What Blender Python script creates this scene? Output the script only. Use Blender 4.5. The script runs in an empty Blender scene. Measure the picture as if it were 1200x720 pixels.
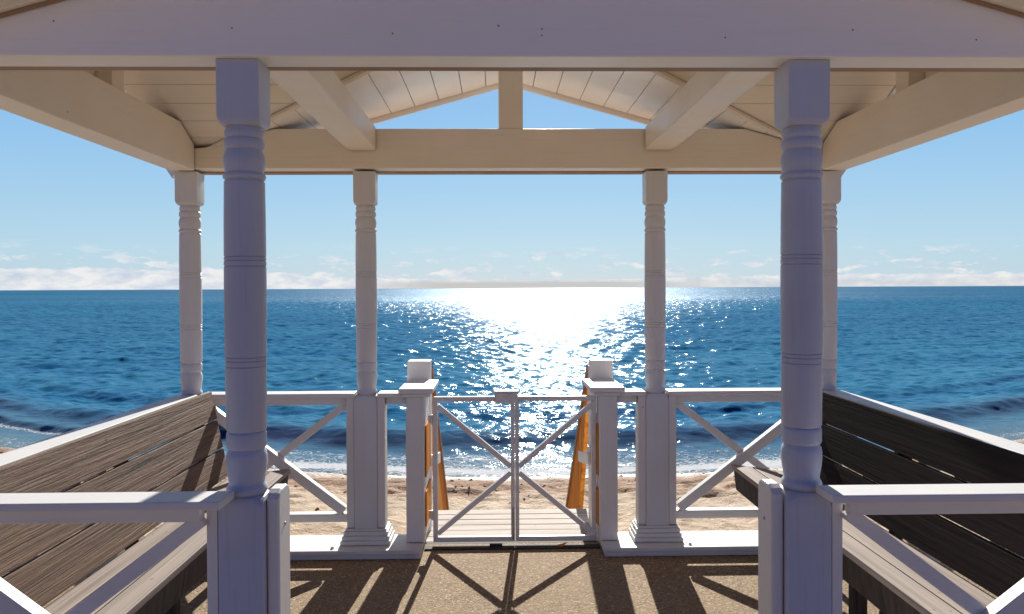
import bpy, bmesh, math, random
import numpy as np
from mathutils import Vector, Matrix

random.seed(7)
rng = np.random.default_rng(11)
R = math.radians
scene = bpy.context.scene
COL = scene.collection

# ------------------------------------------------------------------ scene numbers (metres)
EYE = 1.62
YN, YF = 2.47, 4.76            # near / far row of posts
XI, XO = 0.895, 1.97           # inner / outer posts
YC = 3.615                     # middle of the gazebo
BB, BT = 2.335, 2.585          # underside and top of the perimeter beams
APEX = 2.99
GS = 0.28                      # slope of the gable facing the sea
MS = 0.47                      # slope of the main roof
SUN_AZ, SUN_EL = 4.2, 26.8

# ------------------------------------------------------------------ node helpers
def new_mat(name):
    m = bpy.data.materials.new(name)
    m.use_nodes = True
    nt = m.node_tree
    for n in list(nt.nodes):
        nt.nodes.remove(n)
    out = nt.nodes.new('ShaderNodeOutputMaterial')
    return m, nt, out

def N(nt, kind, **kw):
    n = nt.nodes.new(kind)
    for k, v in kw.items():
        if k.startswith('i_'):
            n.inputs[k[2:].replace('_', ' ')].default_value = v
        else:
            setattr(n, k, v)
    return n

def ramp(nt, fac, stops, interp='LINEAR'):
    r = nt.nodes.new('ShaderNodeValToRGB')
    r.color_ramp.interpolation = interp
    e = r.color_ramp.elements
    while len(e) < len(stops):
        e.new(0.5)
    for el, (p, c) in zip(e, stops):
        el.position = p
        el.color = (c[0], c[1], c[2], 1) if hasattr(c, '__len__') else (c, c, c, 1)
    nt.links.new(fac, r.inputs['Fac'])
    return r

def math_(nt, op, a, b=None, clamp=False):
    n = nt.nodes.new('ShaderNodeMath'); n.operation = op; n.use_clamp = clamp
    for i, v in enumerate((a, b)):
        if v is None: continue
        if isinstance(v, (int, float)): n.inputs[i].default_value = v
        else: nt.links.new(v, n.inputs[i])
    return n.outputs[0]

def mixc(nt, fac, a, b, mode='MIX'):
    n = nt.nodes.new('ShaderNodeMix'); n.data_type = 'RGBA'; n.blend_type = mode
    for i, v in ((0, fac), (6, a), (7, b)):
        if isinstance(v, (int, float)): n.inputs[i].default_value = v
        elif isinstance(v, tuple): n.inputs[i].default_value = (v[0], v[1], v[2], 1)
        else: nt.links.new(v, n.inputs[i])
    return n.outputs[2]

def mapped(nt, scale, rot=(0, 0, 0), src='Object', loc=(0, 0, 0)):
    tc = nt.nodes.new('ShaderNodeTexCoord')
    mp = nt.nodes.new('ShaderNodeMapping')
    mp.inputs['Scale'].default_value = scale
    mp.inputs['Rotation'].default_value = rot
    mp.inputs['Location'].default_value = loc
    nt.links.new(tc.outputs[src], mp.inputs['Vector'])
    return mp.outputs['Vector']

def noise(nt, vec, scale, detail=4, rough=0.55, dist=0.0):
    n = nt.nodes.new('ShaderNodeTexNoise')
    n.inputs['Scale'].default_value = scale
    n.inputs['Detail'].default_value = detail
    n.inputs['Roughness'].default_value = rough
    n.inputs['Distortion'].default_value = dist
    if vec is not None: nt.links.new(vec, n.inputs['Vector'])
    return n.outputs['Fac']

def bump(nt, h, strength, dist, prev=None):
    b = nt.nodes.new('ShaderNodeBump')
    b.inputs['Strength'].default_value = strength
    b.inputs['Distance'].default_value = dist
    nt.links.new(h, b.inputs['Height'])
    if prev is not None: nt.links.new(prev, b.inputs['Normal'])
    return b.outputs['Normal']

# ------------------------------------------------------------------ materials
def paint(name, axis='z', col=(0.80, 0.79, 0.775), dark=(0.60, 0.56, 0.52), wear=0.5, rough=0.42, edge=True):
    """brush painted timber: faint grain along `axis`, dirt streaks, small flaws"""
    m, nt, out = new_mat(name)
    sc = {'x': (0.35, 9, 9), 'y': (9, 0.35, 9), 'z': (9, 9, 0.35)}[axis]
    v = mapped(nt, sc)
    v1 = mapped(nt, (1, 1, 1))
    grain = noise(nt, v, 9.0, 6, 0.6, 0.4)
    big = noise(nt, v1, 2.3, 4, 0.6)
    fine = noise(nt, v1, 60.0, 3, 0.6)
    r1 = ramp(nt, big, [(0.38, 0.0), (0.72, 1.0)])
    c = mixc(nt, math_(nt, 'MULTIPLY', r1.outputs[0], 0.35 * wear), col, dark)
    r2 = ramp(nt, grain, [(0.30, 1.0), (0.46, 0.0)])
    c = mixc(nt, math_(nt, 'MULTIPLY', r2.outputs[0], 0.30 * wear), c, dark)
    # little chips and nail marks
    vo = N(nt, 'ShaderNodeTexVoronoi', feature='F1'); vo.inputs['Scale'].default_value = 4.5
    nt.links.new(v1, vo.inputs['Vector'])
    chip = math_(nt, 'LESS_THAN', vo.outputs['Distance'], 0.022)
    c = mixc(nt, math_(nt, 'MULTIPLY', chip, 0.75), c, (0.12, 0.09, 0.07))
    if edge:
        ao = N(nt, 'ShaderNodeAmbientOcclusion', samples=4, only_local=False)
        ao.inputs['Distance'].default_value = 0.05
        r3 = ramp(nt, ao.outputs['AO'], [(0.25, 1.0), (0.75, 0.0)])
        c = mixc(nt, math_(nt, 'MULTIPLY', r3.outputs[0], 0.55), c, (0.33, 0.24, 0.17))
    b = N(nt, 'ShaderNodeBsdfPrincipled')
    nt.links.new(c, b.inputs['Base Color'])
    rr = ramp(nt, big, [(0.3, rough - 0.08), (0.7, rough + 0.15)])
    nt.links.new(rr.outputs[0], b.inputs['Roughness'])
    b.inputs['Specular IOR Level'].default_value = 0.4
    h = math_(nt, 'ADD', grain, math_(nt, 'MULTIPLY', fine, 0.35))
    n1 = bump(nt, h, 0.35, 0.0016)
    nt.links.new(n1, b.inputs['Normal'])
    nt.links.new(b.outputs[0], out.inputs['Surface'])
    return m

def wood(name, axis='y', light=(0.33, 0.26, 0.215), mid=(0.20, 0.15, 0.12), dark=(0.045, 0.032, 0.027),
         relief=0.006, rough=0.75, gscale=1.0, spec=0.3):
    m, nt, out = new_mat(name)
    k = gscale
    sc = {'x': (0.9*k, 14*k, 14*k), 'y': (12*k, 0.28*k, 12*k), 'z': (14*k, 14*k, 0.9*k)}[axis]
    info = N(nt, 'ShaderNodeObjectInfo')
    v = mapped(nt, sc)
    v1 = mapped(nt, (1, 1, 1))
    # shift the grain from board to board
    add = N(nt, 'ShaderNodeVectorMath', operation='ADD')
    comb = N(nt, 'ShaderNodeCombineXYZ')
    for i in range(3):
        nt.links.new(math_(nt, 'MULTIPLY', info.outputs['Random'], 37.0 + 11 * i), comb.inputs[i])
    nt.links.new(v, add.inputs[0]); nt.links.new(comb.outputs[0], add.inputs[1])
    w = noise(nt, add.outputs[0], 2.0, 8, 0.60, 0.35)
    w2 = noise(nt, add.outputs[0], 6.0, 5, 0.65, 0.15)
    big = noise(nt, v1, 3.0, 3, 0.5)
    tone = ramp(nt, w, [(0.30, dark), (0.44, mid), (0.62, light), (0.80, mid)])
    c = mixc(nt, ramp(nt, w2, [(0.30, 0.55), (0.46, 0.0)]).outputs[0], tone.outputs[0], dark)
    c = mixc(nt, math_(nt, 'MULTIPLY', ramp(nt, big, [(0.4, 0.0), (0.7, 1.0)]).outputs[0], 0.35), c, mid)
    vo = N(nt, 'ShaderNodeTexVoronoi', feature='F1'); vo.inputs['Scale'].default_value = 5.0
    nt.links.new(v1, vo.inputs['Vector'])
    knot = ramp(nt, vo.outputs['Distance'], [(0.02, 1.0), (0.055, 0.0)])
    c = mixc(nt, math_(nt, 'MULTIPLY', knot.outputs[0], 0.8), c, dark)
    b = N(nt, 'ShaderNodeBsdfPrincipled')
    nt.links.new(c, b.inputs['Base Color'])
    b.inputs['Roughness'].default_value = rough
    b.inputs['Specular IOR Level'].default_value = spec
    h = math_(nt, 'ADD', w, math_(nt, 'MULTIPLY', w2, 0.7))
    nt.links.new(bump(nt, h, 0.8, relief), b.inputs['Normal'])
    nt.links.new(b.outputs[0], out.inputs['Surface'])
    return m

M = {}
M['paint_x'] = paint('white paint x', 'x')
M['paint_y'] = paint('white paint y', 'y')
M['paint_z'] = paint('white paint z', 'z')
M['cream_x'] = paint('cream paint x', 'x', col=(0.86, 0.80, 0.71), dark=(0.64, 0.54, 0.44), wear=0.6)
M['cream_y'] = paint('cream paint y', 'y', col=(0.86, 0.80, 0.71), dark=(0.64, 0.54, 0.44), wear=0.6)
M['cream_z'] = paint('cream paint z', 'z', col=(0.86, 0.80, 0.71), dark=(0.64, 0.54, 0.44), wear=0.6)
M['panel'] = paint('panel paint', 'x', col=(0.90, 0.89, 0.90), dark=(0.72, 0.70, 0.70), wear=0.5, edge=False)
M['paint_near_shade'] = paint('near post paint with blue shade tint', 'z', col=(0.53, 0.57, 0.70), dark=(0.38, 0.39, 0.46), wear=0.9, rough=0.36)  # same white paint as the far posts, blue sky shade put into its colour
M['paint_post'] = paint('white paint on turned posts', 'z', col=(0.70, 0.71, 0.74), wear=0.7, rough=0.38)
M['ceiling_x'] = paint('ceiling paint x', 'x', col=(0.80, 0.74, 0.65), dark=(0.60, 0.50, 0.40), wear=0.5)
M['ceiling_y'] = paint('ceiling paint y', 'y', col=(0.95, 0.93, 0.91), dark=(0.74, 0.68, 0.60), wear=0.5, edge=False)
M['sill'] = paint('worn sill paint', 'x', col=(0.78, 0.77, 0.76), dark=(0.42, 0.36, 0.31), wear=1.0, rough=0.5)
M['brown'] = paint('brown trim and painted shade', 'x', col=(0.34, 0.22, 0.15), dark=(0.20, 0.12, 0.08), wear=0.8, rough=0.6)  # beam backing shade put into this brown; handrail edge trim is brown itself
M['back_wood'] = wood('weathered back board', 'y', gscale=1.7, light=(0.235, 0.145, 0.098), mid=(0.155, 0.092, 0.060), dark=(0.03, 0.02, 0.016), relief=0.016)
M['back_shaded'] = wood('back board with painted shade', 'y', light=(0.038, 0.030, 0.029), mid=(0.027, 0.022, 0.021),
                      dark=(0.012, 0.010, 0.010), relief=0.003, rough=0.95, spec=0.08)  # shaded copy of the bench back boards, the darkness is in the colour
M['seat_wood'] = wood('grey seat board', 'y', light=(0.42, 0.36, 0.32), mid=(0.32, 0.265, 0.235), dark=(0.16, 0.125, 0.105), relief=0.0025)
M['dark_wood'] = wood('dark bench frame', 'z', light=(0.08, 0.06, 0.05), mid=(0.05, 0.04, 0.035), dark=(0.02, 0.016, 0.014), relief=0.003)
M['golden'] = wood('golden varnished plank', 'z', light=(0.85, 0.40, 0.07), mid=(0.70, 0.25, 0.035), dark=(0.30, 0.08, 0.015), relief=0.002, rough=0.8, spec=0.1)
M['deck_wood'] = wood('silvered deck board', 'x', light=(0.56, 0.50, 0.45), mid=(0.44, 0.385, 0.34), dark=(0.26, 0.21, 0.18), relief=0.002)

def simple(name, col, rough=0.5, metal=0.0, var=0.2, scale=40):
    m, nt, out = new_mat(name)
    v = mapped(nt, (1, 1, 1))
    f = noise(nt, v, scale, 4, 0.6)
    c = mixc(nt, math_(nt, 'MULTIPLY', ramp(nt, f, [(0.35, 0.0), (0.7, 1.0)]).outputs[0], var * 2), col,
             tuple(x * 0.45 for x in col))
    b = N(nt, 'ShaderNodeBsdfPrincipled')
    nt.links.new(c, b.inputs['Base Color'])
    b.inputs['Roughness'].default_value = rough
    b.inputs['Metallic'].default_value = metal
    nt.links.new(bump(nt, f, 0.3, 0.001), b.inputs['Normal'])
    nt.links.new(b.outputs[0], out.inputs['Surface'])
    return m
M['gate_metal'] = simple('white enamelled steel', (0.78, 0.77, 0.76), 0.35, 0, 0.12, 14)
M['black_metal'] = simple('blackened steel', (0.03, 0.028, 0.026), 0.5, 0.6)
M['steel'] = simple('galvanised steel', (0.42, 0.41, 0.40), 0.45, 0.8)
M['leaf'] = simple('yellow leaf', (0.75, 0.36, 0.03), 0.6, 0, 0.3, 90)
M['roof'] = simple('grey roof sheet', (0.30, 0.31, 0.33), 0.5, 0.3, 0.2, 6)
M['weed'] = simple('dried seaweed', (0.48, 0.24, 0.08), 0.8, 0, 0.4, 9)
M['dark_gap'] = simple('dark weathered threshold', (0.06, 0.05, 0.045), 0.8)

def ground_mat():
    m, nt, out = new_mat('exposed aggregate path')
    v = mapped(nt, (1, 1, 1))
    vo = N(nt, 'ShaderNodeTexVoronoi', feature='F1'); vo.inputs['Scale'].default_value = 110
    nt.links.new(v, vo.inputs['Vector'])
    sep = N(nt, 'ShaderNodeSeparateColor'); nt.links.new(vo.outputs['Color'], sep.inputs[0])
    stones = ramp(nt, sep.outputs[0], [(0.0, (0.15, 0.088, 0.042)), (0.25, (0.25, 0.160, 0.080)),
                                       (0.6, (0.36, 0.245, 0.130)), (0.9, (0.46, 0.33, 0.19)), (1.0, (0.72, 0.60, 0.44))])
    f = noise(nt, v, 190, 3, 0.7)
    c = mixc(nt, ramp(nt, f, [(0.35, 0.6), (0.55, 0.0)]).outputs[0], stones.outputs[0], (0.18, 0.12, 0.07))
    big = noise(nt, v, 1.4, 5, 0.6)
    c = mixc(nt, math_(nt, 'MULTIPLY', ramp(nt, big, [(0.35, 0.0), (0.7, 1.0)]).outputs[0], 0.45), c, (0.34, 0.235, 0.13))
    b = N(nt, 'ShaderNodeBsdfPrincipled')
    nt.links.new(c, b.inputs['Base Color'])
    b.inputs['Roughness'].default_value = 0.85
    h = math_(nt, 'SUBTRACT', f, math_(nt, 'MULTIPLY', vo.outputs['Distance'], 1.2))
    nt.links.new(bump(nt, h, 0.7, 0.004), b.inputs['Normal'])
    nt.links.new(b.outputs[0], out.inputs['Surface'])
    return m
M['path'] = ground_mat()

def sand_mat():
    m, nt, out = new_mat('beach sand')
    v = mapped(nt, (1, 1, 1))
    at = N(nt, 'ShaderNodeAttribute', attribute_name='shore')   # metres inland of the waterline
    d = at.outputs['Fac']
    f1 = noise(nt, v, 9, 6, 0.65)
    f2 = noise(nt, v, 70, 4, 0.6)
    dry = ramp(nt, f1, [(0.3, (0.42, 0.29, 0.175)), (0.55, (0.56, 0.41, 0.27)), (0.75, (0.68, 0.53, 0.38))])
    c = mixc(nt, ramp(nt, f2, [(0.35, 0.35), (0.5, 0.0)]).outputs[0], dry.outputs[0], (0.30, 0.21, 0.14))
    vs = mapped(nt, (1, 3.2, 1))
    weedn = noise(nt, vs, 3.2, 7, 0.72, 0.6)
    band = ramp(nt, math_(nt, 'MULTIPLY', d, 0.2), [(0.0, 0.5), (0.10, 1.0), (0.22, 0.75), (0.45, 0.0)])
    th = math_(nt, 'ADD', weedn, math_(nt, 'MULTIPLY', band.outputs[0], 0.24))
    weed = ramp(nt, th, [(0.565, 0.0), (0.64, 1.0)])
    wcol = ramp(nt, f2, [(0.3, (0.10, 0.035, 0.010)), (0.55, (0.34, 0.14, 0.04)), (0.8, (0.55, 0.29, 0.10))])
    c = mixc(nt, math_(nt, 'MULTIPLY', math_(nt, 'MULTIPLY', weed.outputs[0], ramp(nt, band.outputs[0], [(0.0, 0), (0.3, 1)]).outputs[0]), 0.9), c, wcol.outputs[0])
    wet = ramp(nt, math_(nt, 'MULTIPLY', d, 0.5), [(0.0, 0.75), (0.3, 0.3), (0.6, 0.0)])
    c = mixc(nt, wet.outputs[0], c, mixc(nt, 1.0, c, (0.45, 0.36, 0.30), 'MULTIPLY'))
    b = N(nt, 'ShaderNodeBsdfPrincipled')
    nt.links.new(c, b.inputs['Base Color'])
    rr = ramp(nt, math_(nt, 'MULTIPLY', d, 0.5), [(0.0, 0.3), (0.35, 0.8)])
    nt.links.new(rr.outputs[0], b.inputs['Roughness'])
    h = math_(nt, 'ADD', math_(nt, 'MULTIPLY', f1, 1.0), math_(nt, 'MULTIPLY', f2, 0.25))
    nt.links.new(bump(nt, h, 0.9, 0.05), b.inputs['Normal'])
    nt.links.new(b.outputs[0], out.inputs['Surface'])
    return m
M['sand'] = sand_mat()

def water_mat():
    m, nt, out = new_mat('sea water')
    geo = N(nt, 'ShaderNodeNewGeometry')
    sp = N(nt, 'ShaderNodeSeparateXYZ'); nt.links.new(geo.outputs['Position'], sp.inputs[0])
    dist = sp.outputs['Y']
    v = mapped(nt, (1, 1, 1))
    vA = mapped(nt, (0.55, 1.0, 1.0), rot=(0, 0, R(8)))
    # ripples of several sizes
    n1 = noise(nt, vA, 1.1, 4, 0.55, 0.5)
    n2 = noise(nt, vA, 4.2, 4, 0.6, 0.4)
    n3 = noise(nt, vA, 0.16, 4, 0.6, 0.3)
    # big patches of light and dark water stretched along the shore
    vp = mapped(nt, (0.006, 0.022, 1), rot=(0, 0, R(3)))
    p1 = noise(nt, vp, 1.0, 5, 0.62, 0.4)
    vp2 = mapped(nt, (0.07, 0.30, 1), rot=(0, 0, R(-4)))
    p2 = noise(nt, vp2, 1.0, 6, 0.68, 0.8)
    far = ramp(nt, math_(nt, 'MULTIPLY', dist, 0.004), [(0.0, 0.0), (0.12, 0.35), (1.0, 1.0)])
    near_c = mixc(nt, ramp(nt, p2, [(0.34, 0.0), (0.66, 1.0)]).outputs[0], (0.016, 0.125, 0.285), (0.070, 0.275, 0.42))
    far_c = mixc(nt, ramp(nt, p1, [(0.35, 0.0), (0.65, 1.0)]).outputs[0], (0.008, 0.10, 0.235), (0.026, 0.19, 0.335))
    body = mixc(nt, far.outputs[0], near_c, far_c)
    mo = noise(nt, mapped(nt, (0.8, 1.0, 1), rot=(0, 0, R(5))), 2.6, 7, 0.75, 0.6)
    body = mixc(nt, ramp(nt, mo, [(0.34, 0.55), (0.50, 0.0)]).outputs[0], body, mixc(nt, 1.0, body, (0.35, 0.50, 0.72), 'MULTIPLY'))
    body = mixc(nt, ramp(nt, mo, [(0.52, 0.0), (0.68, 0.45)]).outputs[0], body, (0.11, 0.36, 0.49))
    face = N(nt, 'ShaderNodeAttribute', attribute_name='face')
    body = mixc(nt, face.outputs['Fac'], body, (0.002, 0.010, 0.10))
    # shallow: sand shows through
    at = N(nt, 'ShaderNodeAttribute', attribute_name='sea')   # metres seaward of the waterline
    s = at.outputs['Fac']
    shal = ramp(nt, math_(nt, 'MULTIPLY', s, 0.25), [(0.0, 0.75), (0.3, 0.35), (0.8, 0.0)])
    body = mixc(nt, shal.outputs[0], body, (0.20, 0.25, 0.25))
    # foam
    fo = N(nt, 'ShaderNodeAttribute', attribute_name='foam')
    fn = noise(nt, mapped(nt, (1.0, 1.9, 1)), 9.0, 6, 0.72, 0.5)
    vo = N(nt, 'ShaderNodeTexVoronoi', feature='DISTANCE_TO_EDGE'); vo.inputs['Scale'].default_value = 5.5
    wob = N(nt, 'ShaderNodeVectorMath', operation='ADD')
    wn = N(nt, 'ShaderNodeTexNoise'); wn.inputs['Scale'].default_value = 3.0; nt.links.new(v, wn.inputs['Vector'])
    nt.links.new(mapped(nt, (1, 1.7, 1)), wob.inputs[0]); nt.links.new(wn.outputs['Color'], wob.inputs[1])
    nt.links.new(wob.outputs[0], vo.inputs['Vector'])
    lace = ramp(nt, vo.outputs['Distance'], [(0.01, 0.34), (0.14, 0.0)])
    fsum = math_(nt, 'ADD', math_(nt, 'ADD', fo.outputs['Fac'], math_(nt, 'SUBTRACT', fn, 0.5)), lace.outputs[0])
    fmask = ramp(nt, fsum, [(0.50, 0.0), (0.72, 1.0)])
    # normal
    fade = ramp(nt, math_(nt, 'MULTIPLY', dist, 0.01), [(0.0, 1.0), (0.5, 0.6), (1.0, 0.25)])
    nn = bump(nt, n2, 0.7, 0.06)
    farb = ramp(nt, math_(nt, 'MULTIPLY', dist, 0.005), [(0.08, 0.0), (0.5, 1.0)])
    nb = N(nt, 'ShaderNodeBump'); nb.inputs['Distance'].default_value = 0.5
    nt.links.new(farb.outputs[0], nb.inputs['Strength']); nt.links.new(n1, nb.inputs['Height']); nt.links.new(nn, nb.inputs['Normal'])
    nn = nb.outputs['Normal']
    dif = N(nt, 'ShaderNodeBsdfDiffuse'); nt.links.new(body, dif.inputs['Color'])
    va = N(nt, 'ShaderNodeVectorMath', operation='MULTIPLY_ADD'); nt.links.new(nn, va.inputs[0])
    va.inputs[1].default_value = (0.6, 0.6, 0.6); va.inputs[2].default_value = (0, 0, 0.4)
    vn = N(nt, 'ShaderNodeVectorMath', operation='NORMALIZE'); nt.links.new(va.outputs[0], vn.inputs[0]); nt.links.new(vn.outputs[0], dif.inputs['Normal'])
    gl = N(nt, 'ShaderNodeBsdfGlossy'); nt.links.new(nn, gl.inputs['Normal'])
    rr = ramp(nt, math_(nt, 'MULTIPLY', dist, 0.005), [(0.0, 0.10), (0.2, 0.10), (0.6, 0.20), (1.0, 0.40)])
    nt.links.new(rr.outputs[0], gl.inputs['Roughness'])
    gl.inputs['Color'].default_value = (0.75, 0.88, 1.0, 1)
    fr = N(nt, 'ShaderNodeFresnel'); fr.inputs['IOR'].default_value = 1.33; nt.links.new(nn, fr.inputs['Normal'])
    fac = math_(nt, 'MULTIPLY', fr.outputs[0], 0.55)
    fac = math_(nt, 'MINIMUM', fac, ramp(nt, math_(nt, 'MULTIPLY', dist, 0.0033), [(0.0, 0.19), (0.5, 0.15), (1.0, 0.10)]).outputs[0])
    mx = N(nt, 'ShaderNodeMixShader'); nt.links.new(fac, mx.inputs[0])
    nt.links.new(dif.outputs[0], mx.inputs[1]); nt.links.new(gl.outputs[0], mx.inputs[2])
    fd = N(nt, 'ShaderNodeBsdfDiffuse'); fd.inputs['Color'].default_value = (0.80, 0.82, 0.84, 1)
    nt.links.new(bump(nt, fn, 0.6, 0.05), fd.inputs['Normal'])
    mx2 = N(nt, 'ShaderNodeMixShader'); nt.links.new(fmask.outputs[0], mx2.inputs[0])
    nt.links.new(mx.outputs[0], mx2.inputs[1]); nt.links.new(fd.outputs[0], mx2.inputs[2])
    nt.links.new(mx2.outputs[0], out.inputs['Surface'])
    return m
M['water'] = water_mat()

# ------------------------------------------------------------------ mesh helpers
class MB:
    """collects boxes / bars / lofts, then links them as ONE mesh object"""
    def __init__(self): self.v, self.f = [], []
    def add(self, vs, fs):
        o = len(self.v); self.v += [tuple(p) for p in vs]
        self.f += [tuple(i + o for i in f) for f in fs]
    def box(self, x0, x1, y0, y1, z0, z1):
        x0, x1 = min(x0, x1), max(x0, x1)
        self.add([(x0,y0,z0),(x1,y0,z0),(x1,y1,z0),(x0,y1,z0),(x0,y0,z1),(x1,y0,z1),(x1,y1,z1),(x0,y1,z1)],
                 [(0,3,2,1),(4,5,6,7),(0,1,5,4),(1,2,6,5),(2,3,7,6),(3,0,4,7)])
    def bar(self, a, b, w, t, up=(0, 0, 1)):
        """bar from a to b; w across (in the plane of up), t along the third axis"""
        a, b = Vector(a), Vector(b); d = (b - a).normalized()
        s = d.cross(Vector(up)).normalized(); u = s.cross(d).normalized()
        P = []
        for c in (a, b):
            for i, j in ((-1,-1),(1,-1),(1,1),(-1,1)):
                P.append(c + s * (i * t / 2) + u * (j * w / 2))
        self.add(P, [(3,2,1,0),(4,5,6,7),(0,1,5,4),(1,2,6,5),(2,3,7,6),(3,0,4,7)])
    def prism(self, pts, vec):
        """extrude a planar polygon by vec"""
        n = len(pts); A = [Vector(p) for p in pts]; B = [p + Vector(vec) for p in A]
        self.add(A + B, [tuple(reversed(range(n))), tuple(range(n, 2*n))] +
                 [(i, (i+1) % n, (i+1) % n + n, i + n) for i in range(n)])
    def loft(self, cx, cy, secs, k=9):
        """secs: (z, half width, corner radius)"""
        rings = []
        for z, h, c in secs:
            c = min(c, h); ring = []
            for q, (sx, sy) in enumerate(((1,1),(-1,1),(-1,-1),(1,-1))):
                for i in range(k):
                    a = math.pi/2 * (q + i / (k - 1 + 1e-9)) if k > 1 else math.pi/2*q
                    ring.append((cx + sx*(h-c) + c*math.cos(a), cy + sy*(h-c) + c*math.sin(a), z))
            rings.append(ring)
        n = len(rings[0]); V = [p for r in rings for p in r]; F = []
        for r in range(len(rings)-1):
            for i in range(n):
                j = (i+1) % n
                F.append((r*n+i, r*n+j, (r+1)*n+j, (r+1)*n+i))
        F.append(tuple(reversed(range(n)))); F.append(tuple((len(rings)-1)*n + i for i in range(n)))
        self.add(V, F)
    def build(self, name, mat, parent=None, bevel=0.003, smooth=None, fix=True):
        me = bpy.data.meshes.new(name)
        me.from_pydata(self.v, [], self.f)
        if fix:
            bm = bmesh.new(); bm.from_mesh(me)
            bmesh.ops.remove_doubles(bm, verts=bm.verts, dist=1e-5) if smooth else None
            bmesh.ops.recalc_face_normals(bm, faces=bm.faces)
            bm.to_mesh(me); bm.free()
        me.materials.append(mat)
        ob = bpy.data.objects.new(name, me); COL.objects.link(ob)
        if parent is not None:
            ob.parent = parent
            ob.matrix_parent_inverse = parent_inv(parent)
        if smooth:
            me.polygons.foreach_set('use_smooth', [True] * len(me.polygons))
            me.set_sharp_from_angle(angle=R(smooth))
        if bevel:
            md = ob.modifiers.new('bevel', 'BEVEL'); md.width = bevel; md.segments = 2
            md.limit_method = 'ANGLE'; md.angle_limit = R(40)
        return ob

def parent_inv(p):
    m = p.matrix_basis.copy(); q = p
    while q.parent is not None:
        m = q.parent.matrix_basis @ q.matrix_parent_inverse @ m; q = q.parent
    return m.inverted()

def empty(name, loc, label, cat, group=None):
    o = bpy.data.objects.new(name, None); COL.objects.link(o)
    o.location = loc; o['label'] = label; o['category'] = cat; o.empty_display_size = 0.1
    if group: o['group'] = group
    return o

# ------------------------------------------------------------------ GAZEBO
gz = empty('gazebo', (0, YC, 0), 'white painted timber gazebo with turned posts and gabled roof, open to the sea', 'gazebo')

def post_sections():
    S = [(0.060, 0.070, 0.005), (0.925, 0.070, 0.005), (0.940, 0.069, 0.010), (0.953, 0.067, 0.024), (0.964, 0.065, 0.045), (0.966, 0.064, 0.064)]
    prof = [(0.968, .0600), (0.976, .0640), (0.984, .0655), (0.992, .0640), (1.000, .0585), (1.006, .0570), (1.020, .0590),
            (1.045, .0632), (1.070, .0655), (1.090, .0652), (1.102, .0625), (1.110, .0580), (1.113, .0570), (1.117, .0620), (1.122, .0640),
            (1.160, .0640), (1.165, .0620), (1.168, .0585), (1.171, .0620), (1.176, .0645),
            (1.372, .0655), (1.375, .0625), (1.378, .0655), (1.390, .0660), (1.393, .0630), (1.396, .0660), (1.402, .0662), (1.405, .0632), (1.408, .0662),
            (1.560, .0672), (1.690, .0668), (1.693, .0638), (1.696, .0668), (1.708, .0668), (1.711, .0638), (1.714, .0668), (1.720, .0668), (1.723, .0636), (1.726, .0666),
            (1.840, .0660), (1.960, .0645), (1.964, .0610), (1.967, .0610), (1.970, .0660), (1.975, .0680), (1.980, .0680), (1.985, .0655), (1.989, .0605),
            (1.994, .0615), (2.010, .0655), (2.026, .0670), (2.042, .0655), (2.056, .0600), (2.061, .0580), (2.064, .0620), (2.070, .0645), (2.085, .0648), (2.093, .0625), (2.097, .0585), (2.101, .0600), (2.108, .0625), (2.118, .0620), (2.124, .0590), (2.132, .0575)]
    S += [(z, r * .97, r * .97) for z, r in prof]
    # square head block with rounded lower corners
    S += [(2.133, 0.060, 0.040), (2.138, 0.0625, 0.026), (2.146, 0.0650, 0.014), (2.158, 0.0662, 0.006), (BB - 0.001, 0.0662, 0.005)]
    return S
SEC = post_sections()

near_mesh = None
first = None
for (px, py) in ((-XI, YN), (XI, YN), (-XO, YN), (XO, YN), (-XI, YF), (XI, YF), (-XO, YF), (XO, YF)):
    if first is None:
        m = MB(); m.loft(0, 0, SEC); first = m.build('turned_post', M['paint_near_shade'], None, bevel=0, smooth=32); o = first
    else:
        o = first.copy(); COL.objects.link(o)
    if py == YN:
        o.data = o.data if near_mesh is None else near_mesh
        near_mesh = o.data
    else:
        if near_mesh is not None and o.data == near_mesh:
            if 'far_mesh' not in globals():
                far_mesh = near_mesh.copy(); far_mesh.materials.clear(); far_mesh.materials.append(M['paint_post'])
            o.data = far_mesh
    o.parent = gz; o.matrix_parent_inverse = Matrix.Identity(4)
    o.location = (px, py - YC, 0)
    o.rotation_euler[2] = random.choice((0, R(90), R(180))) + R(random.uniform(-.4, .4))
    # stepped plinth
    s = 1 if px > 0 else -1
    m = MB()
    inner = abs(px) < 1
    w = 0.048 if inner else 0.0
    for k, (g, z0, z1) in enumerate(((0.034, 0.061, 0.088), (0.025, 0.0875, 0.114), (0.016, 0.1135, 0.140), (0.007, 0.1395, 0.154))):
        m.box(px - 0.070 - g - w, px + 0.070 + g + w, py - 0.070 - g, py + 0.070 + g, z0, z1)
    m.build('plinth', M['paint_x'], o, bevel=0.004)

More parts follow.
